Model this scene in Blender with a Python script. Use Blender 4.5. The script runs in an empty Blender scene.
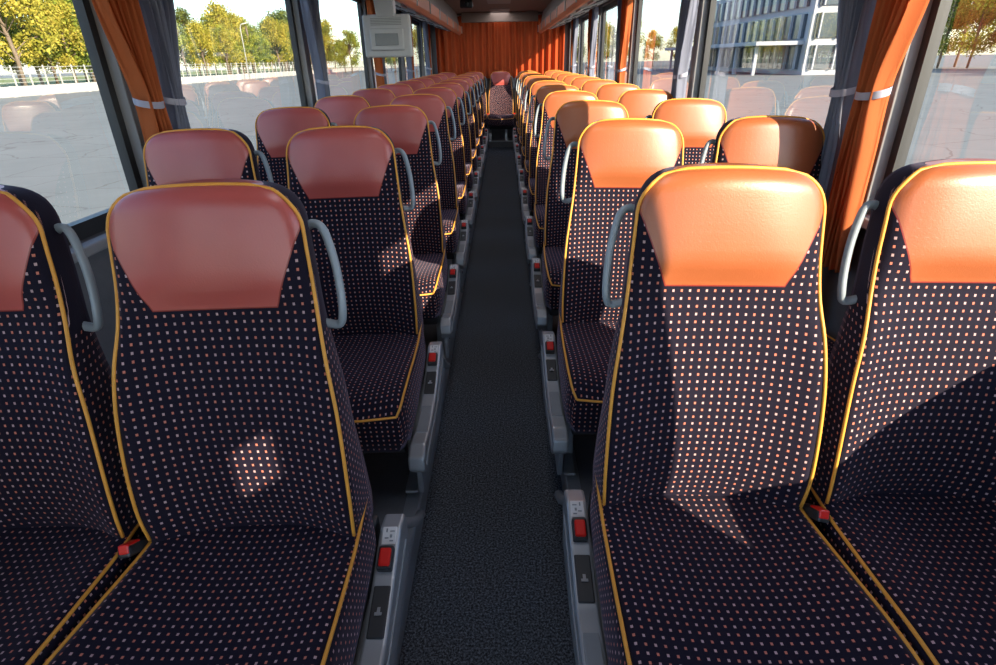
import bpy, bmesh, math, random
import numpy as np
from mathutils import Vector, Matrix
random.seed(7)
scene = bpy.context.scene
scene.view_settings.view_transform = 'Standard'
scene.view_settings.exposure = 0.0

# ------------------------------------------------------------------ materials
def new_mat(name):
    m = bpy.data.materials.new(name); m.use_nodes = True
    nt = m.node_tree; nt.nodes.clear()
    out = nt.nodes.new('ShaderNodeOutputMaterial')
    return m, nt, out

def principled(name, col, rough=0.5, metal=0.0, noise=0.0, nscale=30, bump=0.0, bscale=200, spec=0.5, coat=0.0, sheen=0.0):
    m, nt, out = new_mat(name)
    p = nt.nodes.new('ShaderNodeBsdfPrincipled')
    p.inputs['Base Color'].default_value = (*col, 1)
    p.inputs['Roughness'].default_value = rough
    p.inputs['Metallic'].default_value = metal
    p.inputs['Specular IOR Level'].default_value = spec
    p.inputs['Coat Weight'].default_value = coat
    p.inputs['Sheen Weight'].default_value = sheen
    nt.links.new(p.outputs[0], out.inputs[0])
    tc = nt.nodes.new('ShaderNodeTexCoord')
    if noise > 0:
        n = nt.nodes.new('ShaderNodeTexNoise'); n.inputs['Scale'].default_value = nscale; n.inputs['Detail'].default_value = 5
        nt.links.new(tc.outputs['Object'], n.inputs['Vector'])
        mx = nt.nodes.new('ShaderNodeMix'); mx.data_type = 'RGBA'
        mx.inputs[6].default_value = (*[c*(1-noise) for c in col], 1)
        mx.inputs[7].default_value = (*[min(1, c*(1+noise)) for c in col], 1)
        nt.links.new(n.outputs[0], mx.inputs[0]); nt.links.new(mx.outputs[2], p.inputs['Base Color'])
    if bump > 0:
        n = nt.nodes.new('ShaderNodeTexNoise'); n.inputs['Scale'].default_value = bscale
        nt.links.new(tc.outputs['Object'], n.inputs['Vector'])
        b = nt.nodes.new('ShaderNodeBump'); b.inputs['Strength'].default_value = bump; b.inputs['Distance'].default_value = 0.003
        nt.links.new(n.outputs[0], b.inputs['Height']); nt.links.new(b.outputs[0], p.inputs['Normal'])
    return m

def mathn(nt, op, a, b=None, c=None):
    n = nt.nodes.new('ShaderNodeMath'); n.operation = op
    for i, v in enumerate((a, b, c)):
        if v is None: continue
        if isinstance(v, (int, float)): n.inputs[i].default_value = v
        else: nt.links.new(v, n.inputs[i])
    return n.outputs[0]

def mixc(nt, f, a, b):
    mx = nt.nodes.new('ShaderNodeMix'); mx.data_type = 'RGBA'
    if isinstance(f, (int, float)): mx.inputs[0].default_value = f
    else: nt.links.new(f, mx.inputs[0])
    for i, v in ((6, a), (7, b)):
        if isinstance(v, tuple): mx.inputs[i].default_value = (*v, 1)
        else: nt.links.new(v, mx.inputs[i])
    return mx.outputs[2]

VL = 0.445
def make_upholstery(name, l0, l1):
    m, nt, out = new_mat(name)
    uv = nt.nodes.new('ShaderNodeUVMap'); uv.uv_map = 'UVMap'
    sx = nt.nodes.new('ShaderNodeSeparateXYZ'); nt.links.new(uv.outputs[0], sx.inputs[0])
    u, v = sx.outputs[0], sx.outputs[1]
    S = 0.0152
    U = mathn(nt, 'ADD', mathn(nt, 'DIVIDE', u, S), 100.5); V = mathn(nt, 'ADD', mathn(nt, 'DIVIDE', v, S*.94), 200.0)
    fu = mathn(nt, 'FRACT', U); fv = mathn(nt, 'FRACT', V)
    du = mathn(nt, 'ABSOLUTE', mathn(nt, 'SUBTRACT', fu, 0.5)); dv = mathn(nt, 'ABSOLUTE', mathn(nt, 'SUBTRACT', fv, 0.5))
    dot = mathn(nt, 'MULTIPLY', mathn(nt, 'LESS_THAN', du, 0.13), mathn(nt, 'LESS_THAN', dv, 0.165))
    par = mathn(nt, 'MODULO', mathn(nt, 'ADD', mathn(nt, 'FLOOR', U), mathn(nt, 'FLOOR', V)), 2.0)
    dcol = mixc(nt, par, (0.53, 0.36, 0.37), (0.58, 0.19, 0.13))
    tc = nt.nodes.new('ShaderNodeTexCoord')
    wn = nt.nodes.new('ShaderNodeTexNoise'); wn.inputs['Scale'].default_value = 700; nt.links.new(tc.outputs['Object'], wn.inputs['Vector'])
    base = mixc(nt, wn.outputs[0], (0.002, 0.002, 0.008), (0.014, 0.010, 0.026))
    fab = mixc(nt, dot, base, dcol)
    lim = mathn(nt, 'ADD', mathn(nt, 'MULTIPLY', mathn(nt, 'SUBTRACT', v, VL), 0.42), 0.108)
    au = mathn(nt, 'ABSOLUTE', u)
    e1 = mathn(nt, 'SUBTRACT', lim, au); e2 = mathn(nt, 'SUBTRACT', v, VL)
    edge = mathn(nt, 'MINIMUM', e1, e2)
    mask = mathn(nt, 'GREATER_THAN', edge, 0.0)
    seam = mathn(nt, 'LESS_THAN', mathn(nt, 'ABSOLUTE', mathn(nt, 'SUBTRACT', edge, 0.0005)), 0.0013)
    ln = nt.nodes.new('ShaderNodeTexNoise'); ln.inputs['Scale'].default_value = 9; nt.links.new(tc.outputs['Object'], ln.inputs['Vector'])
    leath = mixc(nt, ln.outputs[0], l0, l1)
    col = mixc(nt, mask, fab, leath)
    col = mixc(nt, seam, col, (0.26, 0.03, 0.02))
    p = nt.nodes.new('ShaderNodeBsdfPrincipled'); nt.links.new(col, p.inputs['Base Color'])
    nt.links.new(mathn(nt, 'SUBTRACT', 0.85, mathn(nt, 'MULTIPLY', mask, 0.45)), p.inputs['Roughness'])
    nt.links.new(mathn(nt, 'MULTIPLY', mathn(nt, 'SUBTRACT', 1.0, mask), 0.14), p.inputs['Sheen Weight'])
    nt.links.new(mathn(nt, 'MULTIPLY', mask, 0.40), p.inputs['Coat Weight'])
    p.inputs['Coat Roughness'].default_value = 0.26
    p.inputs['Sheen Roughness'].default_value = 0.4
    p.inputs['Sheen Tint'].default_value = (0.7, 0.62, 0.9, 1)
    nt.links.new(mathn(nt, 'ADD', 0.2, mathn(nt, 'MULTIPLY', mask, 0.4)), p.inputs['Specular IOR Level'])
    bn = nt.nodes.new('ShaderNodeTexNoise'); bn.inputs['Scale'].default_value = 350; nt.links.new(tc.outputs['Object'], bn.inputs['Vector'])
    hgt = mathn(nt, 'SUBTRACT', mathn(nt, 'ADD', mathn(nt, 'MULTIPLY', bn.outputs[0], 0.5), mathn(nt, 'MULTIPLY', dot, 0.3)), seam)
    b = nt.nodes.new('ShaderNodeBump'); b.inputs['Strength'].default_value = 0.25; b.inputs['Distance'].default_value = 0.002
    nt.links.new(hgt, b.inputs['Height']); nt.links.new(b.outputs[0], p.inputs['Normal'])
    nt.links.new(p.outputs[0], out.inputs[0])
    return m

def make_glass():
    m, nt, out = new_mat('window_glass')
    tr = nt.nodes.new('ShaderNodeBsdfTransparent'); tr.inputs[0].default_value = (0.95, 0.97, 0.97, 1)
    gl = nt.nodes.new('ShaderNodeBsdfGlossy'); gl.inputs['Roughness'].default_value = 0.0
    gl.inputs['Color'].default_value = (1, 1, 1, 1)
    ge = nt.nodes.new('ShaderNodeNewGeometry')
    dp = nt.nodes.new('ShaderNodeVectorMath'); dp.operation = 'DOT_PRODUCT'
    nt.links.new(ge.outputs['Normal'], dp.inputs[0]); nt.links.new(ge.outputs['Incoming'], dp.inputs[1])
    c = mathn(nt, 'ABSOLUTE', dp.outputs['Value'])
    f = mathn(nt, 'POWER', mathn(nt, 'SUBTRACT', 1.0, c), 4.0)
    f = mathn(nt, 'MINIMUM', mathn(nt, 'ADD', 0.09, mathn(nt, 'MULTIPLY', f, 0.9)), 0.97)
    mx = nt.nodes.new('ShaderNodeMixShader'); nt.links.new(f, mx.inputs[0])
    nt.links.new(tr.outputs[0], mx.inputs[1]); nt.links.new(gl.outputs[0], mx.inputs[2])
    nt.links.new(mx.outputs[0], out.inputs[0])
    return m

def make_curtain(name, col, tcol):
    m, nt, out = new_mat(name)
    d = nt.nodes.new('ShaderNodeBsdfDiffuse'); d.inputs[0].default_value = (*col, 1)
    t = nt.nodes.new('ShaderNodeBsdfTranslucent'); t.inputs[0].default_value = (*tcol, 1)
    mx = nt.nodes.new('ShaderNodeMixShader'); mx.inputs[0].default_value = 0.35
    tc = nt.nodes.new('ShaderNodeTexCoord')
    n = nt.nodes.new('ShaderNodeTexNoise'); n.inputs['Scale'].default_value = 300
    nt.links.new(tc.outputs['Object'], n.inputs['Vector'])
    b = nt.nodes.new('ShaderNodeBump'); b.inputs['Strength'].default_value = 0.3; b.inputs['Distance'].default_value = 0.002
    nt.links.new(n.outputs[0], b.inputs['Height']); nt.links.new(b.outputs[0], d.inputs['Normal'])
    nt.links.new(d.outputs[0], mx.inputs[1]); nt.links.new(t.outputs[0], mx.inputs[2]); nt.links.new(mx.outputs[0], out.inputs[0])
    return m

def make_carpet():
    m, nt, out = new_mat('aisle_carpet')
    tc = nt.nodes.new('ShaderNodeTexCoord')
    n = nt.nodes.new('ShaderNodeTexNoise'); n.inputs['Scale'].default_value = 170; n.inputs['Detail'].default_value = 3; n.inputs['Roughness'].default_value = 0.8
    nt.links.new(tc.outputs['Object'], n.inputs['Vector'])
    r = nt.nodes.new('ShaderNodeValToRGB'); r.color_ramp.elements[0].position = 0.43; r.color_ramp.elements[1].position = 0.68
    r.color_ramp.elements[0].color = (0.009, 0.011, 0.015, 1); r.color_ramp.elements[1].color = (0.20, 0.23, 0.27, 1)
    nt.links.new(n.outputs[0], r.inputs[0])
    p = nt.nodes.new('ShaderNodeBsdfPrincipled'); p.inputs['Roughness'].default_value = 0.95
    nt.links.new(r.outputs[0], p.inputs['Base Color'])
    b = nt.nodes.new('ShaderNodeBump'); b.inputs['Strength'].default_value = 0.6; b.inputs['Distance'].default_value = 0.004
    nt.links.new(n.outputs[0], b.inputs['Height']); nt.links.new(b.outputs[0], p.inputs['Normal'])
    nt.links.new(p.outputs[0], out.inputs[0])
    return m

def make_asphalt():
    m, nt, out = new_mat('asphalt')
    tc = nt.nodes.new('ShaderNodeTexCoord')
    n = nt.nodes.new('ShaderNodeTexNoise'); n.inputs['Scale'].default_value = 0.25; n.inputs['Detail'].default_value = 12; n.inputs['Roughness'].default_value = 0.7
    nt.links.new(tc.outputs['Object'], n.inputs['Vector'])
    c = mixc(nt, n.outputs[0], (0.105, 0.118, 0.115), (0.20, 0.218, 0.21))
    dn = nt.nodes.new('ShaderNodeTexNoise'); dn.inputs['Scale'].default_value = 0.6; dn.inputs['Detail'].default_value = 4
    nt.links.new(tc.outputs['Object'], dn.inputs['Vector'])
    av = nt.nodes.new('ShaderNodeVectorMath'); av.operation = 'ADD'
    nt.links.new(tc.outputs['Object'], av.inputs[0]); nt.links.new(dn.outputs[1], av.inputs[1])
    vo = nt.nodes.new('ShaderNodeTexVoronoi'); vo.feature = 'DISTANCE_TO_EDGE'; vo.inputs['Scale'].default_value = 0.35
    nt.links.new(av.outputs[0], vo.inputs['Vector'])
    cr = mathn(nt, 'LESS_THAN', vo.outputs['Distance'], 0.010)
    c = mixc(nt, mathn(nt, 'MULTIPLY', cr, 0.5), c, (0.05, 0.05, 0.045))
    p = nt.nodes.new('ShaderNodeBsdfPrincipled'); p.inputs['Roughness'].default_value = 0.9
    nt.links.new(c, p.inputs['Base Color']); nt.links.new(p.outputs[0], out.inputs[0])
    return m

M = {}
M['uph'] = make_upholstery('seat_upholstery_shade_tint', (0.44, 0.075, 0.065), (0.54, 0.105, 0.090))  # left seats: pinkish shade and sky light put into the leather colour
M['uph_sun'] = make_upholstery('seat_upholstery_sun_tint', (0.35, 0.092, 0.030), (0.43, 0.124, 0.042))  # same leather on right seats, with warm sunlight put into its colour
M['shell'] = principled('seat_back_shell', (0.035, 0.03, 0.045), 0.8, noise=0.3)
M['pipe'] = principled('orange_piping', (0.80, 0.36, 0.05), 0.5)
M['grey'] = principled('grey_plastic', (0.27, 0.29, 0.31), 0.32, noise=0.08)
M['silver'] = principled('silver_trim', (0.46, 0.49, 0.52), 0.3, metal=0.5)
M['red'] = principled('buckle_red', (0.75, 0.02, 0.015), 0.3)
M['dark'] = principled('dark_plastic', (0.03, 0.032, 0.036), 0.4)
M['label'] = principled('label_white', (0.75, 0.75, 0.75), 0.5)
M['handle'] = principled('handle_grey', (0.28, 0.33, 0.38), 0.35)
M['glass'] = make_glass()
M['cur_o'] = make_curtain('curtain_orange', (0.55, 0.16, 0.06), (0.60, 0.17, 0.05))
M['cur_r'] = make_curtain('rear_curtain_orange', (0.50, 0.09, 0.03), (0.52, 0.10, 0.03))
M['cur_g'] = make_curtain('curtain_blue_grey', (0.27, 0.29, 0.38), (0.30, 0.34, 0.46))
M['tie'] = principled('curtain_tie_fabric', (0.40, 0.40, 0.50), 0.8, noise=0.2)
M['carpet'] = make_carpet()
M['asphalt'] = make_asphalt()
M['wall'] = principled('wall_panel', (0.16, 0.16, 0.17), 0.7, noise=0.15)
M['frame'] = principled('window_frame_dark', (0.03, 0.032, 0.036), 0.45, noise=0.1)
M['pillar'] = principled('pillar_grey', (0.30, 0.30, 0.31), 0.6, noise=0.05)
M['ceil'] = principled('ceiling_fabric', (0.27, 0.20, 0.165), 0.9, noise=0.1, nscale=80)
M['rack'] = principled('rack_panel', (0.34, 0.32, 0.31), 0.6, noise=0.06)
M['rackedge'] = principled('rack_edge_orange_reflection', (0.62, 0.22, 0.12), 0.45)  # orange light reflected on the rack edge, painted as base colour
M['mon'] = principled('monitor_shell', (0.55, 0.57, 0.60), 0.4, noise=0.05)
M['concrete'] = principled('concrete', (0.42, 0.41, 0.38), 0.9, noise=0.15, nscale=3)
M['grass'] = principled('grass', (0.16, 0.20, 0.05), 0.95, noise=0.5, nscale=1.5)
M['bark'] = principled('bark', (0.16, 0.12, 0.09), 0.9, noise=0.3)
M['bwhite'] = principled('building_white', (0.36, 0.37, 0.40), 0.7, noise=0.08, nscale=1)
M['bglass'] = principled('building_glass', (0.05, 0.07, 0.09), 0.15, spec=0.5, noise=0.4, nscale=0.4)
M['wire'] = principled('fence_metal', (0.5, 0.5, 0.48), 0.5, metal=0.3)
def leafmat(name, a, b):
    m, nt, out = new_mat(name)
    tc = nt.nodes.new('ShaderNodeTexCoord')
    n = nt.nodes.new('ShaderNodeTexNoise'); n.inputs['Scale'].default_value = 0.9; n.inputs['Detail'].default_value = 6
    nt.links.new(tc.outputs['Object'], n.inputs['Vector'])
    r = nt.nodes.new('ShaderNodeValToRGB'); r.color_ramp.elements[0].position = 0.38; r.color_ramp.elements[1].position = 0.62
    r.color_ramp.elements[0].color = (*a, 1); r.color_ramp.elements[1].color = (*b, 1); nt.links.new(n.outputs[0], r.inputs[0])
    d = nt.nodes.new('ShaderNodeBsdfDiffuse'); t = nt.nodes.new('ShaderNodeBsdfTranslucent')
    nt.links.new(r.outputs[0], d.inputs[0]); nt.links.new(r.outputs[0], t.inputs[0])
    mx = nt.nodes.new('ShaderNodeMixShader'); mx.inputs[0].default_value = 0.35
    nt.links.new(d.outputs[0], mx.inputs[1]); nt.links.new(t.outputs[0], mx.inputs[2]); nt.links.new(mx.outputs[0], out.inputs[0])
    return m
M['leaf1'] = leafmat('leaves_green', (0.10, 0.16, 0.03), (0.40, 0.42, 0.07))
M['leaf2'] = leafmat('leaves_yellow', (0.26, 0.27, 0.04), (0.56, 0.46, 0.09))
M['leaf3'] = leafmat('leaves_dark', (0.05, 0.09, 0.03), (0.22, 0.26, 0.06))

# ------------------------------------------------------------------ builder
class MB:
    def __init__(s): s.v = []; s.f = []; s.mi = []; s.uv = []; s.sm = []; s.mats = []
    def mat(s, key):
        if key not in s.mats: s.mats.append(key)
        return s.mats.index(key)
    def add(s, verts, faces, key, uvs=None, smooth=True):
        o = len(s.v); s.v += [tuple(p) for p in verts]; k = s.mat(key)
        for i, f in enumerate(faces):
            s.f.append([o+j for j in f]); s.mi.append(k); s.sm.append(smooth)
            s.uv.append(uvs[i] if uvs else [(verts[j][0], verts[j][1]-2) for j in f])
    def bm(s, bm, key, smooth=False):
        bm.verts.index_update()
        s.add([v.co[:] for v in bm.verts], [[v.index for v in f.verts] for f in bm.faces], key, smooth=smooth); bm.free()
    def box(s, c, size, key, bevel=0.0, rot=None, seg=2):
        bm = bmesh.new(); bmesh.ops.create_cube(bm, size=1)
        bmesh.ops.scale(bm, vec=size, verts=bm.verts)
        if bevel: bmesh.ops.bevel(bm, geom=bm.edges[:], offset=bevel, segments=seg, affect='EDGES', profile=0.5)
        if rot: bmesh.ops.rotate(bm, cent=(0, 0, 0), matrix=rot, verts=bm.verts)
        bmesh.ops.translate(bm, vec=c, verts=bm.verts); s.bm(bm, key, False)
    def prism(s, prof, a0, a1, key, axis='X', bevel=0.0, smooth=False, seg=2):
        def P(a, p): return {'X': (a, p[0], p[1]), 'Y': (p[0], a, p[1]), 'Z': (p[0], p[1], a)}[axis]
        bm = bmesh.new(); n = len(prof)
        A = [bm.verts.new(P(a0, p)) for p in prof]; B = [bm.verts.new(P(a1, p)) for p in prof]
        bm.faces.new(A); bm.faces.new(B[::-1])
        for i in range(n): bm.faces.new([A[i], B[i], B[(i+1) % n], A[(i+1) % n]])
        bmesh.ops.recalc_face_normals(bm, faces=bm.faces)
        if bevel: bmesh.ops.bevel(bm, geom=bm.edges[:], offset=bevel, segments=seg, affect='EDGES', profile=0.5)
        s.bm(bm, key, smooth)
    def tube(s, path, r, key, n=8, closed=False, flat=1.0):
        path = [Vector(p) for p in path]; vs = []; fs = []; up = None; m = len(path)
        for i, p in enumerate(path):
            a = path[max(i-1, 0)] if not closed else path[i-1]; b = path[min(i+1, m-1)] if not closed else path[(i+1) % m]
            t = (b-a).normalized()
            if up is None: up = t.orthogonal().normalized()
            up = (up - t*up.dot(t)).normalized(); sd = t.cross(up)
            for k in range(n):
                an = 2*math.pi*k/n; vs.append(p + up*math.cos(an)*r + sd*math.sin(an)*r*flat)
        rng = m if closed else m-1
        for i in range(rng):
            for k in range(n):
                j = (i+1) % m; fs.append([i*n+k, i*n+(k+1) % n, j*n+(k+1) % n, j*n+k])
        if not closed: fs.append(list(range(n))[::-1]); fs.append([(m-1)*n+k for k in range(n)])
        s.add(vs, fs, key)
    def mesh(s, name, mirror=False, swap=None):
        me = bpy.data.meshes.new(name)
        V = [(-x, y, z) for x, y, z in s.v] if mirror else s.v
        F = [f[::-1] for f in s.f] if mirror else s.f
        UV = [u[::-1] for u in s.uv] if mirror else s.uv
        me.from_pydata(V, [], F)
        for k in s.mats: me.materials.append(M[swap[k] if swap and k in swap else k])
        me.polygons.foreach_set('material_index', s.mi); me.polygons.foreach_set('use_smooth', s.sm)
        ul = me.uv_layers.new(name='UVMap'); flat = [c for u in UV for p in u for c in p]
        ul.data.foreach_set('uv', flat); me.update(); return me
    def obj(s, name, loc=(0, 0, 0)):
        return place(s.mesh(name), name, loc)
def place(me, name, loc=(0, 0, 0), rz=0, sc=1):
    o = bpy.data.objects.new(name, me); o.location = loc; o.rotation_euler[2] = rz; o.scale = (sc, sc, sc)
    scene.collection.objects.link(o); return o

def smooth_interp(x, xs, ys):
    xs = list(xs); ys = list(ys)
    if x <= xs[0]: return ys[0]
    if x >= xs[-1]: return ys[-1]
    i = max(j for j in range(len(xs)-1) if xs[j] <= x)
    def slope(k):
        if k == 0: return (ys[1]-ys[0])/(xs[1]-xs[0])
        if k == len(xs)-1: return (ys[-1]-ys[-2])/(xs[-1]-xs[-2])
        return (ys[k+1]-ys[k-1])/(xs[k+1]-xs[k-1])
    h = xs[i+1]-xs[i]; t = (x-xs[i])/h
    return ((2*t**3-3*t**2+1)*ys[i] + (t**3-2*t**2+t)*h*slope(i) + (-2*t**3+3*t**2)*ys[i+1] + (t**3-t**2)*h*slope(i+1))

# ------------------------------------------------------------------ coach seat
H = 0.63
def hw(z): return smooth_interp(z/H, [-.1, 0, .15, .4, .55, .68, .85, 1.0], [.190, .194, .199, .196, .186, .174, .166, .162])
def yf(z): return smooth_interp(z/H, [-.1, 0, .12, .3, .5, .68, .85, 1.0], [.01, 0.0, -.008, .000, .024, .048, .064, .084])
def th(z): return smooth_interp(z/H, [-.1, 0, .3, .6, .8, 1.0], [.09, .10, .085, .065, .075, .07])
def bol(z): return smooth_interp(z/H, [-.1, 0, .12, .3, .55, .68, .8, 1.0], [.052, .050, .044, .036, .030, .010, -.002, -.004])

def seat_builder(console=True):
    b = MB()
    rc, rt = 0.060, 0.026
    levels = []
    nz = 34
    for z_ in np.linspace(-0.06, H-rc, nz): levels.append((z_, 0.0))
    for k in range(1, 10):
        a = math.pi/2*k/9; levels.append((H-rc+rc*math.sin(a), rc*(1-math.cos(a))))
    NF = 24
    loops = []; uvl = []
    edgeL = []; edgeR = []
    for (z, ins) in levels:
        w = hw(z)-ins
        kz = max(0.0, (z-(H-rt))/rt); tt = rt*(1-math.sqrt(max(0, 1-kz*kz))) if kz > 0 else 0
        T = th(z); y0 = yf(z)+tt*0.9; y1 = yf(z)+T-tt*0.9
        lp = []; uv = []
        crown = 0.016*max(0, min(1, (z-0.45)/(H-0.45)))
        def zc(x): return z + crown*(1-(x/max(hw(z), .01))**2)
        for i in range(NF+1):
            s = -1+2*i/NF; x = w*s; sx = x/hw(z)
            y = y0 - bol(z)*abs(sx)**3
            hb = max(0, min(1, (z-VL+.005)/.05)); hb = hb*hb*(3-2*hb); y -= 0.020*hb*(1-abs(sx)**2.5)
            y += 0.006*math.cos(sx*math.pi)*max(0, 1-z/.4)
            if abs(s) > 0.93: y += 0.010*((abs(s)-0.93)/0.07)**2
            lp.append((x, y, zc(x))); uv.append((x, z))
        ye = lp[-1][1]
        edgeR.append((lp[-1][0], lp[-1][1]-.001, lp[-1][2])); edgeL.append((lp[0][0], lp[0][1]-.001, lp[0][2]))
        for k in range(1, 5):
            f = k/5; y = ye+(y1-ye)*f; bulge = 0.004*math.sin(f*math.pi)-.010*f*max(0, min(1, z/.2))
            lp.append((w+bulge, y, zc(w))); uv.append((w+(y-ye), min(z, .40)))
        w2 = w-.010*max(0, min(1, z/.2))
        for k in range(9):
            s = 1-2*k/8; x = w2*s; lp.append((x, y1+0.012*(1-s*s), zc(x))); uv.append((x+.0, min(z, .40)))
        for k in range(1, 5):
            f = 1-k/5; y = ye+(y1-ye)*f; bulge = 0.004*math.sin(f*math.pi)-.010*f*max(0, min(1, z/.2))
            lp.append((-w-bulge, y, zc(w))); uv.append((-w-(y-ye), min(z, .40)))
        loops.append(lp); uvl.append(uv)
    n = len(loops[0]); verts = [p for l in loops for p in l]; U = [p for l in uvl for p in l]
    ff, fu, bf = [], [], []
    for i in range(len(loops)-1):
        for k in range(n):
            q = [i*n+k, i*n+(k+1) % n, (i+1)*n+(k+1) % n, (i+1)*n+k]
            isback = NF+5 <= k < NF+13
            if isback: bf.append(q)
            else: ff.append(q); fu.append([U[j] for j in q])
    top = [(len(loops)-1)*n+k for k in range(n)]
    ff.append(top); fu.append([(verts[j][0], H-.02) for j in top])
    bot = [k for k in range(n)][::-1]
    o = len(b.v); b.v += verts; ku, ks = b.mat('uph'), b.mat('shell')
    for f, u in zip(ff, fu): b.f.append([o+j for j in f]); b.uv.append(u); b.mi.append(ku); b.sm.append(True)
    for f in bf+[bot]: b.f.append([o+j for j in f]); b.uv.append([(0, -1)]*len(f)); b.mi.append(ks); b.sm.append(True)
    wt = edgeL[-1]; topline = []
    for i in range(1, 12):
        s = -1+2*i/12; x = -s*wt[0]; topline.append((x*1, yf(H)+rt*0.55-0.010*(1-s*s), H+0.016*(1-(x/hw(H))**2)+.001))
    path = edgeL[4:-2]+[(p[0], p[1], p[2]) for p in topline]+edgeR[4:-2][::-1]
    b.tube(path, 0.0034, 'pipe', n=7)
    # cushion
    def cz(y): return smooth_interp(y, [-.47, -.43, -.35, -.2, -.08, 0, .06], [-.030, .004, .014, .004, -.004, -.002, .002])
    def cw(y): return smooth_interp(y, [-.47, -.44, -.35, -.1, .06], [.195, .208, .212, .203, .194])
    loops = []; uvl = []; eL = []; eR = []
    ys = [-.47, -.465, -.455, -.44, -.42]+list(np.linspace(-.39, .055, 20))
    for y in ys:
        w = cw(y); zt = cz(y); zb = -0.15 + (0.02 if y < -.4 else 0)
        lp = []; uv = []
        for i in range(NF+1):
            s = -1+2*i/NF; x = w*s
            z = zt+0.014*abs(s)**3-0.004*math.cos(s*math.pi)
            if abs(s) > .93: z -= 0.009*((abs(s)-.93)/.07)**2
            lp.append((x, y, z)); uv.append((x, y-1))
        ze = lp[-1][2]; eR.append((lp[-1][0], y, ze+.001)); eL.append((lp[0][0], y, ze+.001))
        for k in range(1, 5):
            f = k/5; lp.append((w+.006*math.sin(f*math.pi), y, ze+(zb-ze)*f)); uv.append((w+.14*f, y-1))
        for k in range(5):
            s = 1-2*k/4; lp.append((w*s*.97, y, zb)); uv.append((w*s, y-1))
        for k in range(1, 5):
            f = 1-k/5; lp.append((-w-.006*math.sin(f*math.pi), y, ze+(zb-ze)*f)); uv.append((-w-.14*f, y-1))
        loops.append(lp); uvl.append(uv)
    n = len(loops[0]); verts = [p for l in loops for p in l]; U = [p for l in uvl for p in l]
    F, FU = [], []
    for i in range(len(loops)-1):
        for k in range(n):
            q = [i*n+k, (i+1)*n+k, (i+1)*n+(k+1) % n, i*n+(k+1) % n][::-1]
            F.append(q); FU.append([U[j] for j in q])
    f0 = [k for k in range(n)][::-1]; f1 = [(len(loops)-1)*n+k for k in range(n)]
    for f in (f0, f1): F.append(f); FU.append([(verts[j][0], verts[j][2]-1.5) for j in f])
    b.add(verts, F, 'uph', FU)
    b.tube(eR, 0.0034, 'pipe', n=7); b.tube(eL, 0.0034, 'pipe', n=7)
    b.tube([eL[0], (-.1, -.472, -.028), (.1, -.472, -.028), eR[0]], 0.0034, 'pipe', n=7)
    b.prism([(-.42, -.15), (.08, -.15), (.10, -.10), (.13, -.10), (.13, -.19), (-.40, -.19)], -.19, .19, 'dark', 'X', 0.006)
    # grab handle
    def sh(z): return yf(z)+th(z)*0.6
    pth = []
    ctrl = [(-hw(.56)+.02, sh(.56)+.01, .555), (-hw(.56)-.004, sh(.56)+.008, .568), (-hw(.54)-.022, sh(.54)+.004, .558), (-hw(.5)-.032, sh(.5), .51), (-hw(.45)-.034, sh(.44), .46), (-hw(.41)-.030, sh(.39), .415), (-hw(.385)-.016, sh(.385)+.002, .395), (-hw(.38)+.016, sh(.38)+.004, .40)]
    t = list(range(len(ctrl)))
    for k in range(0, 36):
        x = k/35*(len(ctrl)-1); pth.append(tuple(smooth_interp(x, t, [c[j] for c in ctrl]) for j in range(3)))
    b.tube(pth, 0.0072, 'handle', n=10, flat=1.25)
    rot = Matrix.Rotation(math.radians(-28), 3, 'X') @ Matrix.Rotation(math.radians(8), 3, 'Y')
    if not console:
        b.tube([(-.215, .02, -.14), (-.220, -.01, -.06), (-.220, -.045, -.012)], .008, 'dark', flat=1.6)
        b.box((-.220, -.06, .002), (.024, .062, .022), 'dark', .004, rot)
        b.box((-.220, -.070, .013), (.020, .036, .018), 'red', .003, rot)
    for sx in ([-.20, .12] if console else [-.10, .16]):
        b.prism([(-.30, -.19), (-.02, -.19), (-.08, -.25), (-.10, -.365), (-.02, -.367), (-.02, -.378), (-.36, -.378), (-.36, -.367), (-.26, -.365), (-.24, -.25)], sx, sx+.04, 'silver', 'X', 0.004)
    if console:
        prof = [(.135, -.105), (.08, -.095), (-.02, -.13), (-.14, -.165), (-.30, -.175), (-.40, -.16), (-.445, -.175), (-.455, -.21), (-.42, -.245), (-.30, -.26), (-.10, -.27), (.08, -.23), (.14, -.16)]
        b.prism(prof, -.250, -.203, 'silver', 'X', 0.007, seg=3)
        b.prism([(.10, -.15), (-.02, -.175), (-.14, -.20), (-.40, -.20), (-.43, -.21), (-.40, -.232), (-.12, -.245), (.08, -.21)], -.2525, -.249, 'grey', 'X', 0.001)
        ang = math.atan2(.035, .10); R = Matrix.Rotation(ang, 3, 'X')
        def on(y): return -.095+(y-.08)*(.035/.10)
        X = -.227
        b.box((X, .062, on(.062)+.001), (.030, .040, .004), 'label', .001, R)
        for (dx, dy, sx_, sy_) in ((-.006, .008, .012, .003), (.006, .010, .004, .010), (-.004, -.002, .006, .008), (.005, -.006, .010, .003), (-.006, -.012, .010, .003)):
            b.box((X+dx, .062+dy, on(.062+dy)+.0035), (sx_*.8, sy_*.8, .0015), 'grey', 0, R)
        b.box((X, .012, on(.012)+.005), (.032, .050, .022), 'dark', .004, R)
        b.box((X, .009, on(.009)+.013), (.024, .038, .018), 'red', .004, R)
        b.box((X, -.085, -.149+.001), (.034, .10, .006), 'dark', .003, Matrix.Rotation(math.atan2(.035, .12), 3, 'X'))
        b.box((X, -.085, -.149+.005), (.006, .022, .002), 'silver', 0); b.box((X, -.092, -.149+.004), (.014, .006, .002), 'silver', 0)
        b.box((X, -.26, -.171), (.034, .14, .006), 'grey', .003)
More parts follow.
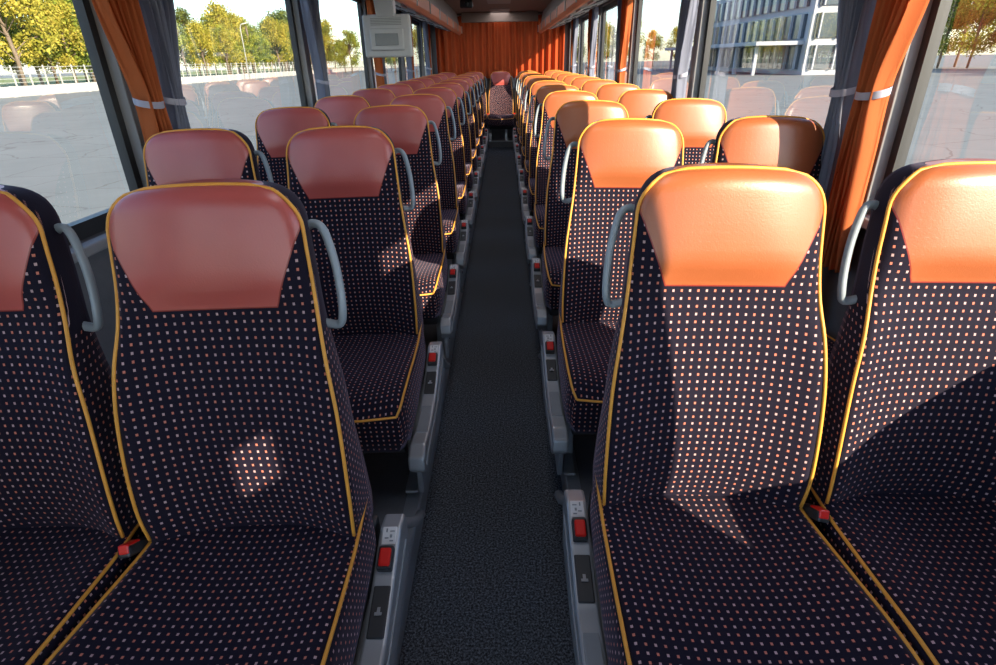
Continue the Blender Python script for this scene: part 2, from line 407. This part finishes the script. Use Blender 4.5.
        b.prism([(-.36, -.25), (.10, -.24), (.16, -.30), (.14, -.375), (-.36, -.375)], -.220, -.203, 'silver', 'X', 0.004)
        for q in (-.28, -.12, .04): b.tube([(-.219, q, -.31), (-.223, q, -.31)], .008, 'dark', n=10)
        b.tube([(-.226, .12, -.14), (-.227, .18, -.18), (-.227, .25, -.25), (-.227, .32, -.31), (-.227, .38, -.345)], .014, 'silver', n=8)
    return b

seat_meshes = {}
for con in (True, False):
    bb = seat_builder(con)
    seat_meshes[('R', con)] = bb.mesh('coach_seat_mesh_r%d' % con, swap={'uph': 'uph_sun'})
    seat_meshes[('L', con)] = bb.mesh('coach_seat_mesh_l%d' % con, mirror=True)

ZS = 0.48; AX, WX = 0.434, 0.873; PITCH = 0.86
YL, YR = 0.825, 0.900
NR = 10
TILT = math.radians(1.4)
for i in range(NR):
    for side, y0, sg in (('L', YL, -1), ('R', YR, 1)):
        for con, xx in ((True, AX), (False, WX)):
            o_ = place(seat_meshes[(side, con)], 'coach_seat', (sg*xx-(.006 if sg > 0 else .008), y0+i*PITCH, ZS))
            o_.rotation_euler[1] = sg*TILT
YB = YR+NR*PITCH+0.38
for x in (-.87, -.435, 0, .435, .87):
    place(seat_meshes[('R' if x > 0 else 'L', False)], 'coach_seat', (x, YB, ZS))

# ------------------------------------------------------------------ shell
Y0, Y1 = -1.75, YB+0.42
XW = 1.13
f = MB(); f.box((0, (Y0+Y1)/2, -.03), (.50, Y1-Y0, .06), 'carpet')
f.box((0, (Y0+Y1)/2, -.08), (2*XW-.01, Y1-Y0-.02, .04), 'dark'); f.obj('floor')
for sg, nm in ((-1, 'left'), (1, 'right')):
    p = MB()
    p.prism([(sg*.238, 0), (sg*(XW-.075), 0), (sg*(XW-.075), .095), (sg*.238, .095)], .05, YB+.3, 'wall', 'Y')
    p.obj('seat_platform')
    t = MB()
    t.prism([(sg*.225, .0), (sg*.238, .0), (sg*.238, .09), (sg*.27, .09), (sg*.27, .096), (sg*.230, .097), (sg*.225, .09)], .05, YB+.0, 'silver', 'Y')
    t.obj('trim_%d' % (1 if sg < 0 else 2))
p = MB(); p.box((0, YB-.05, .045), (.42, .40, .09), 'wall', .005); p.box((0, YB-.25, .095), (.42, .03, .02), 'silver', .004); p.obj('rear_step')

SILL, WTOP, ZC = 0.86, 1.80, 1.97
pil0 = [-1.70, -0.03, 1.79, 3.61, 5.43, 7.25, 9.07, Y1-.05]
pils = {-1: [pil0[0]]+[y+.14 for y in pil0[1:-1]]+[pil0[-1]], 1: [pil0[0]]+[y-.05 for y in pil0[1:-1]]+[pil0[-1]]}
for sg, nm in ((-1, 'left'), (1, 'right')):
    pil = pils[sg]
    w = MB(); a, c = XW, XW+.06
    w.box((sg*(a+c)/2, (Y0+Y1)/2, (SILL-.1)/2), (c-a, Y1-Y0, SILL+.1), 'wall')
    w.box((sg*(a+c)/2, (Y0+Y1)/2, (WTOP+ZC+.1)/2), (c-a, Y1-Y0, ZC+.1-WTOP), 'wall')
    for y in pil:
        w.box((sg*(a+c)/2, y, (SILL+WTOP)/2), (c-a, .09, WTOP-SILL), 'pillar', .004)
        w.box((sg*(c-.012), y, (SILL+WTOP)/2), (.03, .15, WTOP-SILL), 'frame')
    w.box((sg*(c-.015), (Y0+Y1)/2, SILL+.02), (.03, Y1-Y0, .05), 'frame')
    w.box((sg*(c-.015), (Y0+Y1)/2, WTOP-.02), (.03, Y1-Y0, .05), 'frame')
    w.obj('wall_'+nm)
    w = MB()
    w.box((sg*(a-.021), (Y0+Y1)/2, SILL-.01), (.04, Y1-Y0-.1, .03), 'pillar', .006)
    w.box((sg*(a-.036), (Y0+Y1)/2, .22), (.07, Y1-Y0-.2, .22), 'grey', .01)
    w.obj('trim_%d' % (3 if sg < 0 else 4))
    for i in range(len(pil)-1):
        xx = sg*(c-.012); ya, yb = pil[i]+.07, pil[i+1]-.07; za, zb_ = SILL+.04, WTOP-.04
        if sg > 0 and i == 0:
            d = MB(); h0, h1, k0, k1 = -.98, -.86, 1.60, 1.72  # unseen front door, shaped to block sun except a small patch on left seats
            X_ = c-.03
            d.box((X_, (ya+h0)/2, (za+zb_)/2), (.03, h0-ya, zb_-za), 'wall')
            d.box((X_, (yb+h1)/2, (za+zb_)/2), (.03, yb-h1, zb_-za), 'wall')
            d.box((X_, (h0+h1)/2, (za+k0)/2), (.03, h1-h0, k0-za), 'wall')
            d.box((X_, (h0+h1)/2, (k1+zb_)/2), (.03, h1-h0, zb_-k1), 'wall')
            d.tube([(X_-.02, -.5, 1.0), (X_-.05, -.5, 1.02), (X_-.05, -.5, 1.38), (X_-.02, -.5, 1.40)], .012, 'handle')
            d.obj('sun_block_door_1')
            ya, yb, za, zb_ = h0, h1, k0, k1
        g = MB()
        g.add([(xx, ya, za), (xx, yb, za), (xx, yb, zb_), (xx, ya, zb_)], [[0, 1, 2, 3]], 'glass', smooth=False)
        g.obj('window_%d' % ((0 if sg < 0 else 10)+i+1))
    r = MB()
    r.prism([(sg*1.128, 1.82), (sg*.74, 1.71), (sg*.66, 1.675), (sg*.63, 1.70), (sg*.68, ZC), (sg*1.128, ZC)], -.9, Y1-.17, 'rack', 'Y')
    r.prism([(sg*.66, 1.660), (sg*.635, 1.66), (sg*.61, 1.69), (sg*.61, 1.775), (sg*.635, 1.78), (sg*.65, 1.70)], -.9, Y1-.18, 'rackedge', 'Y', 0.003)
    for k in range(12):
        yy = YR+.2+k*PITCH
        if yy > Y1-.4: continue
        R = Matrix.Rotation(sg*-math.atan2(.11, .39), 3, 'Y')
        r.box((sg*.88, yy, 1.742), (.22, .34, .02), 'mon', .008, R)
        r.box((sg*.84, yy-.08, 1.720), (.05, .05, .01), 'dark', .004, R); r.box((sg*.92, yy-.08, 1.742), (.05, .05, .01), 'dark', .004, R)
        r.box((sg*.88, yy+.09, 1.731), (.12, .08, .01), 'dark', .004, R)
        r.box((sg*.606, yy+.4, 1.73), (.012, .012, .10), 'silver', .002)
    r.obj('luggage_rack')
c = MB(); c.box((0, (Y0+Y1)/2, ZC+.03), (2*XW-.005, Y1-Y0, .06), 'ceil')
for k in range(6):
    c.box((0, .9+k*1.8, ZC-.004), (.30, .9, .012), 'rack', .003)
c.box((0, Y1-.30, ZC-.075), (1.2, .05, .14), 'ceil', .01)
c.obj('ceiling')
w = MB()
w.box((0, Y1+.03, .5), (2*XW+.12, .06, 1.1), 'wall')
w.box((0, Y1+.03, 1.94), (2*XW+.12, .06, .14), 'wall')
for sg in (-1, 1): w.box((sg*1.06, Y1+.03, 1.45), (.26, .06, .9), 'wall')
w.obj('wall_rear')
g = MB(); g.add([(-.94, Y1+.03, 1.04), (.94, Y1+.03, 1.04), (.94, Y1+.03, 1.88), (-.94, Y1+.03, 1.88)], [[0, 1, 2, 3]], 'glass', smooth=False); g.obj('window_30')
w = MB()
w.box((0, Y0-.03, .25), (2*XW+.12, .06, .7), 'wall'); w.box((0, Y0-.03, 1.98), (2*XW+.12, .06, .18), 'wall')
for sg in (-1, 1): w.box((sg*1.15, Y0-.03, 1.2), (.08, .06, 1.5), 'frame')
w.obj('wall_front')
g = MB(); g.add([(-1.1, Y0-.03, .6), (1.1, Y0-.03, .6), (1.1, Y0-.03, 1.9), (-1.1, Y0-.03, 1.9)], [[0, 1, 2, 3]], 'glass', smooth=False); g.obj('window_31')

# ------------------------------------------------------------------ curtains
def drape(sg, y0, key, tie_y, wtop=.26, wtie=.07, wbot=.15, x_in=1.065, zt=1.79, zb=.70, ztie=1.20, pleats=6, seed=0):
    b = MB(); rnd = random.Random(seed); nA, nZ = 90, 46; vs = []; fs = []
    ph = [rnd.uniform(-.5, .5) for _ in range(6)]
    for j in range(nZ+1):
        z = zt+(zb-zt)*j/nZ
        wd = smooth_interp(-z, [-zt, -(ztie+.25), -ztie-.04, -ztie+.04, -(ztie-.15), -zb], [wtop, wtop*.62, wtie, wtie, wbot*.7, wbot])
        cy = smooth_interp(-z, [-zt, -(ztie+.25), -ztie, -zb], [y0, y0+(tie_y-y0)*.45, tie_y, tie_y])
        k = min(1, max(0, (wd-wtie)/(wtop-wtie)))
        amp = .027-.003*k
        for i in range(nA+1):
            a = i/nA
            wob = .12*math.sin(3*a+z*4+ph[0])+.08*math.sin(7*a-z*3+ph[1])
            x = x_in - amp*math.sin(2*math.pi*(a*pleats+wob)) - .006*math.sin(2*math.pi*(a*pleats*2.3+ph[2])+z*5)
            y = cy+(a-.5)*wd + .006*math.sin(4*math.pi*a*pleats+1)
            vs.append((sg*x, y, z))
    for j in range(nZ):
        for i in range(nA):
            q = [j*(nA+1)+i, j*(nA+1)+i+1, (j+1)*(nA+1)+i+1, (j+1)*(nA+1)+i]; fs.append(q)
    b.add(vs, fs, key)
    ring = []
    for k in range(20):
        an = 2*math.pi*k/20; ring.append((math.cos(an)*.037+x_in, tie_y+math.sin(an)*(wtie*.5+.012)))
    vs = []; fs = []
    for zz_ in (ztie+.010, ztie-.010):
        for k, (x, y) in enumerate(ring): vs.append((sg*x, y, zz_+.01*math.cos(2*math.pi*k/20)))
    for k in range(20): fs.append([k, (k+1) % 20, 20+(k+1) % 20, 20+k])
    b.add(vs, fs, 'tie')
    b.obj('window_curtain')
s = 0
for sg in (-1, 1):
    pil = pils[sg]
    for i, y in enumerate(pil[1:-1]):
        s += 1
        if i == 0: drape(sg, y-.06, 'cur_o', y, seed=s, wtop=.20)  # out-of-view front drape, added for its shadow on the right aisle seat
        if i == 1: drape(sg, y-.10, 'cur_o', y-.05, wtop=.28, wtie=.08, wbot=.16, seed=s); drape(sg, y+.16, 'cur_g', y+.09, wtop=.22, seed=s+50)
        if i == 2: drape(sg, y-.02, 'cur_g', y, wtop=.30, wtie=.10, wbot=.18, seed=s)
        if i == 3: drape(sg, y-.08, 'cur_o', y-.04, seed=s); drape(sg, y+.16, 'cur_g', y+.08, wtop=.2, seed=s+50)
        if i >= 4: drape(sg, y-.10, 'cur_g', y-.05, seed=s); drape(sg, y+.16, 'cur_o', y+.08, wtop=.25, seed=s+50)
b = MB(); vs = []; fs = []; nA, nZ = 300, 8
for j in range(nZ+1):
    z = 1.93+(1.02-1.93)*j/nZ
    for i in range(nA+1):
        a = i/nA; vs.append((-1.04+2.08*a, Y1-.08+.050*math.sin(2*math.pi*a*19+.6*math.sin(a*30))+.010*math.sin(a*50+z*3), z))
for j in range(nZ):
    for i in range(nA): fs.append([j*(nA+1)+i, j*(nA+1)+i+1, (j+1)*(nA+1)+i+1, (j+1)*(nA+1)+i])
b.add(vs, fs, 'cur_r'); b.tube([(-1.08, Y1-.08, 1.935), (1.08, Y1-.08, 1.935)], .01, 'silver'); b.obj('rear_window_curtain')

# ------------------------------------------------------------------ ceiling monitor + small fixtures
m = MB(); mx_, my_, mz_ = -.71, 4.15, 1.45
m.box((mx_, my_, mz_), (.31, .05, .25), 'mon', .014, seg=3)
m.box((mx_, my_-.03, mz_-.02), (.22, .03, .13), 'mon', .010, seg=3)
m.box((mx_, my_-.048, mz_-.02), (.15, .008, .07), 'grey', .003)
m.box((mx_, my_+.027, mz_), (.28, .006, .20), 'dark', .002)
m.prism([(my_-.03, 1.56), (my_+.03, 1.56), (my_+.05, 1.658), (my_-.07, 1.658)], mx_-.06, mx_+.06, 'mon', 'X', .006)
for k in range(5): m.box((mx_, my_-.027, mz_+.065+.009*k), (.20, .004, .004), 'grey')
m.obj('drop_down_monitor')
m = MB(); m.box((-.40, 8.0, 1.92), (.16, .10, .09), 'dark', .02, seg=3); m.tube([(-.40, 7.94, 1.92), (-.40, 7.90, 1.91)], .028, 'dark', n=16); m.obj('ceiling_speaker')

# ------------------------------------------------------------------ exterior
GZ = -1.40
g = MB(); g.add([(-300, -200, GZ), (300, -200, GZ), (300, 400, GZ), (-300, 400, GZ)], [[0, 1, 2, 3]], 'asphalt', smooth=False); g.obj('ground')
g = MB(); g.box((-108, 120, GZ+.02), (110, 560, .1), 'grass'); g.obj('grass_verge')
w = MB(); w.box((-52, 120, GZ+.5), (.35, 520, 1.0), 'concrete', .05)
for k in range(130): w.box((-51.8, -120+k*4, GZ+.52), (.25, .35, 1.12), 'concrete')
w.obj('concrete_barrier')
w = MB()
for k in range(170): w.box((-56, -100+k*2.5, GZ+1.6), (.12, .12, 3.0), 'concrete')
for z in np.linspace(.5, 2.9, 7): w.box((-56, 112, GZ+z), (.04, 425, .05), 'wire')
w.obj('perimeter_fence')
def tree_mesh(seed, leaf, h=11, r=4, nleaf=5200):
    rnd = random.Random(seed); b = MB()
    b.tube([(0, 0, 0.08), (.1, 0, h*.25), (.0, .2, h*.5), (.1, .1, h*.85)], .16, 'bark', n=7)
    blobs = []
    for k in range(16):
        a = rnd.uniform(0, 6.28); zz = rnd.uniform(.28, .95)*h; rr = r*(1-abs(zz/h-.5)*1.2)*rnd.uniform(.3, .8)
        c = Vector((rr*math.cos(a), rr*math.sin(a), zz)); blobs.append((c, rnd.uniform(.9, 1.8)*r/4))
        b.tube([(0, 0, zz*.7), tuple(c*.6+Vector((0, 0, zz*.35))), tuple(c)], .05, 'bark', n=5)
    vs, fs = [], []
    for k in range(nleaf):
        c, br = rnd.choice(blobs)
        d = Vector((rnd.gauss(0, 1), rnd.gauss(0, 1), rnd.gauss(0, 1))).normalized()*br*rnd.uniform(.3, 1.1)
        p = c+d; s_ = rnd.uniform(.10, .22)
        n = Vector((rnd.gauss(0, 1), rnd.gauss(0, 1), rnd.gauss(0, 1))).normalized(); u = n.orthogonal().normalized(); v = n.cross(u)
        o = len(vs); vs += [p+u*s_, p+v*s_*.6, p-u*s_, p-v*s_*.6]; fs.append([o, o+1, o+2, o+3])
    b.add(vs, fs, leaf, smooth=False); return b.mesh('tree_mesh')
tm = [tree_mesh(1, 'leaf1'), tree_mesh(2, 'leaf2'), tree_mesh(3, 'leaf3'), tree_mesh(4, 'leaf1', 9, 4.5)]
rnd = random.Random(5)
for k in range(120):
    y = -10+k*2.1+rnd.uniform(-1.5, 1.5); x = -62-rnd.uniform(0, 20)
    place(rnd.choice(tm), 'autumn_tree', (x, y, GZ), rnd.uniform(0, 6), rnd.uniform(.9, 1.6))
for k in range(30):
    place(rnd.choice(tm), 'autumn_tree', (-45+k*5.5, 160+rnd.uniform(0, 30), GZ), rnd.uniform(0, 6), rnd.uniform(.8, 1.2))
for k in range(26):
    place(rnd.choice(tm), 'autumn_tree', (70+rnd.uniform(0, 15), 15+k*4, GZ), rnd.uniform(0, 6), rnd.uniform(.9, 1.3))
for k in range(4):
    b = MB(); b.tube([(0, 0, 0), (0, 0, 9), (.3, 0, 9.6), (1.4, 0, 9.8)], .09, 'wire', n=8); b.box((1.7, 0, 9.8), (.7, .25, .12), 'mon', .03)
    b.obj('street_lamp', (-50, 25+k*32, GZ))
b = MB()
b.box((47, 110, GZ+6), (12, 50, 12), 'bwhite')
for fl in range(3):
    b.box((40.9, 110, GZ+2.2+fl*3.8), (.3, 47, 2.9), 'bglass')
    for k in range(17): b.box((40.6, 87+k*2.9, GZ+2.2+fl*3.8), (.35, .18, 3.0), 'bwhite')
    b.box((47, 84.9, GZ+2.2+fl*3.8), (11, .3, 2.9), 'bglass')
    for k in range(5): b.box((42+k*2.7, 84.6, GZ+2.2+fl*3.8), (.18, .35, 3.0), 'bwhite')
b.box((38, 110, GZ+4.0), (7, 48, .5), 'bwhite', .05)
for k in range(7): b.box((35.5, 88+k*7.3, GZ+2), (.4, .4, 4), 'bwhite')
b.obj('terminal_building')

# ------------------------------------------------------------------ lights
world = bpy.data.worlds.new('sky'); scene.world = world; world.use_nodes = True
nt = world.node_tree; nt.nodes.clear()
o = nt.nodes.new('ShaderNodeOutputWorld'); bg = nt.nodes.new('ShaderNodeBackground'); sky = nt.nodes.new('ShaderNodeTexSky')
sky.sky_type = 'NISHITA'; sky.sun_disc = False; sky.sun_elevation = math.radians(30); sky.air_density = 1.0; sky.dust_density = 0.6; sky.ozone_density = 2.5
bg.inputs[1].default_value = 0.42
nt.links.new(sky.outputs[0], bg.inputs[0]); nt.links.new(bg.outputs[0], o.inputs[0])
kx, ky, kz = -1.0, 1.1, -.65
sun = bpy.data.lights.new('sun', 'SUN'); sun.energy = 14.0; sun.angle = math.radians(.5); sun.color = (1, .84, .62)
so = bpy.data.objects.new('sun', sun); scene.collection.objects.link(so)
so.rotation_euler = Vector((kx, ky, kz)).to_track_quat('-Z', 'Y').to_euler()
sky.sun_rotation = math.atan2(-kx, -ky)
for k in range(6):
    l = bpy.data.lights.new('interior_fill', 'AREA'); l.shape = 'RECTANGLE'; l.size = .28; l.size_y = .85; l.energy = 2.6; l.color = (.95, .95, 1)  # fill lights added under the ceiling to brighten the interior
    lo = bpy.data.objects.new('interior_fill', l); lo.location = (0, .9+k*1.8, ZC-.02); scene.collection.objects.link(lo)

# ------------------------------------------------------------------ camera
cam = bpy.data.cameras.new('camera'); co = bpy.data.objects.new('camera', cam); scene.collection.objects.link(co)
fpx = 560.0; cam.sensor_width = 36; cam.lens = fpx/996*36; cam.clip_start = .02; cam.clip_end = 2000
theta = math.atan(273/fpx); psi = .0169; roll = .02
F = Vector((-math.sin(psi)*math.cos(theta), math.cos(psi)*math.cos(theta), -math.sin(theta)))
R0 = Vector((math.cos(psi), math.sin(psi), 0)); U0 = R0.cross(F)
R = R0*math.cos(roll)-U0*math.sin(roll); U = U0*math.cos(roll)+R0*math.sin(roll)
mat = Matrix(((R.x, U.x, -F.x, .044), (R.y, U.y, -F.y, 0), (R.z, U.z, -F.z, 1.30), (0, 0, 0, 1)))
co.matrix_world = mat
scene.camera = co
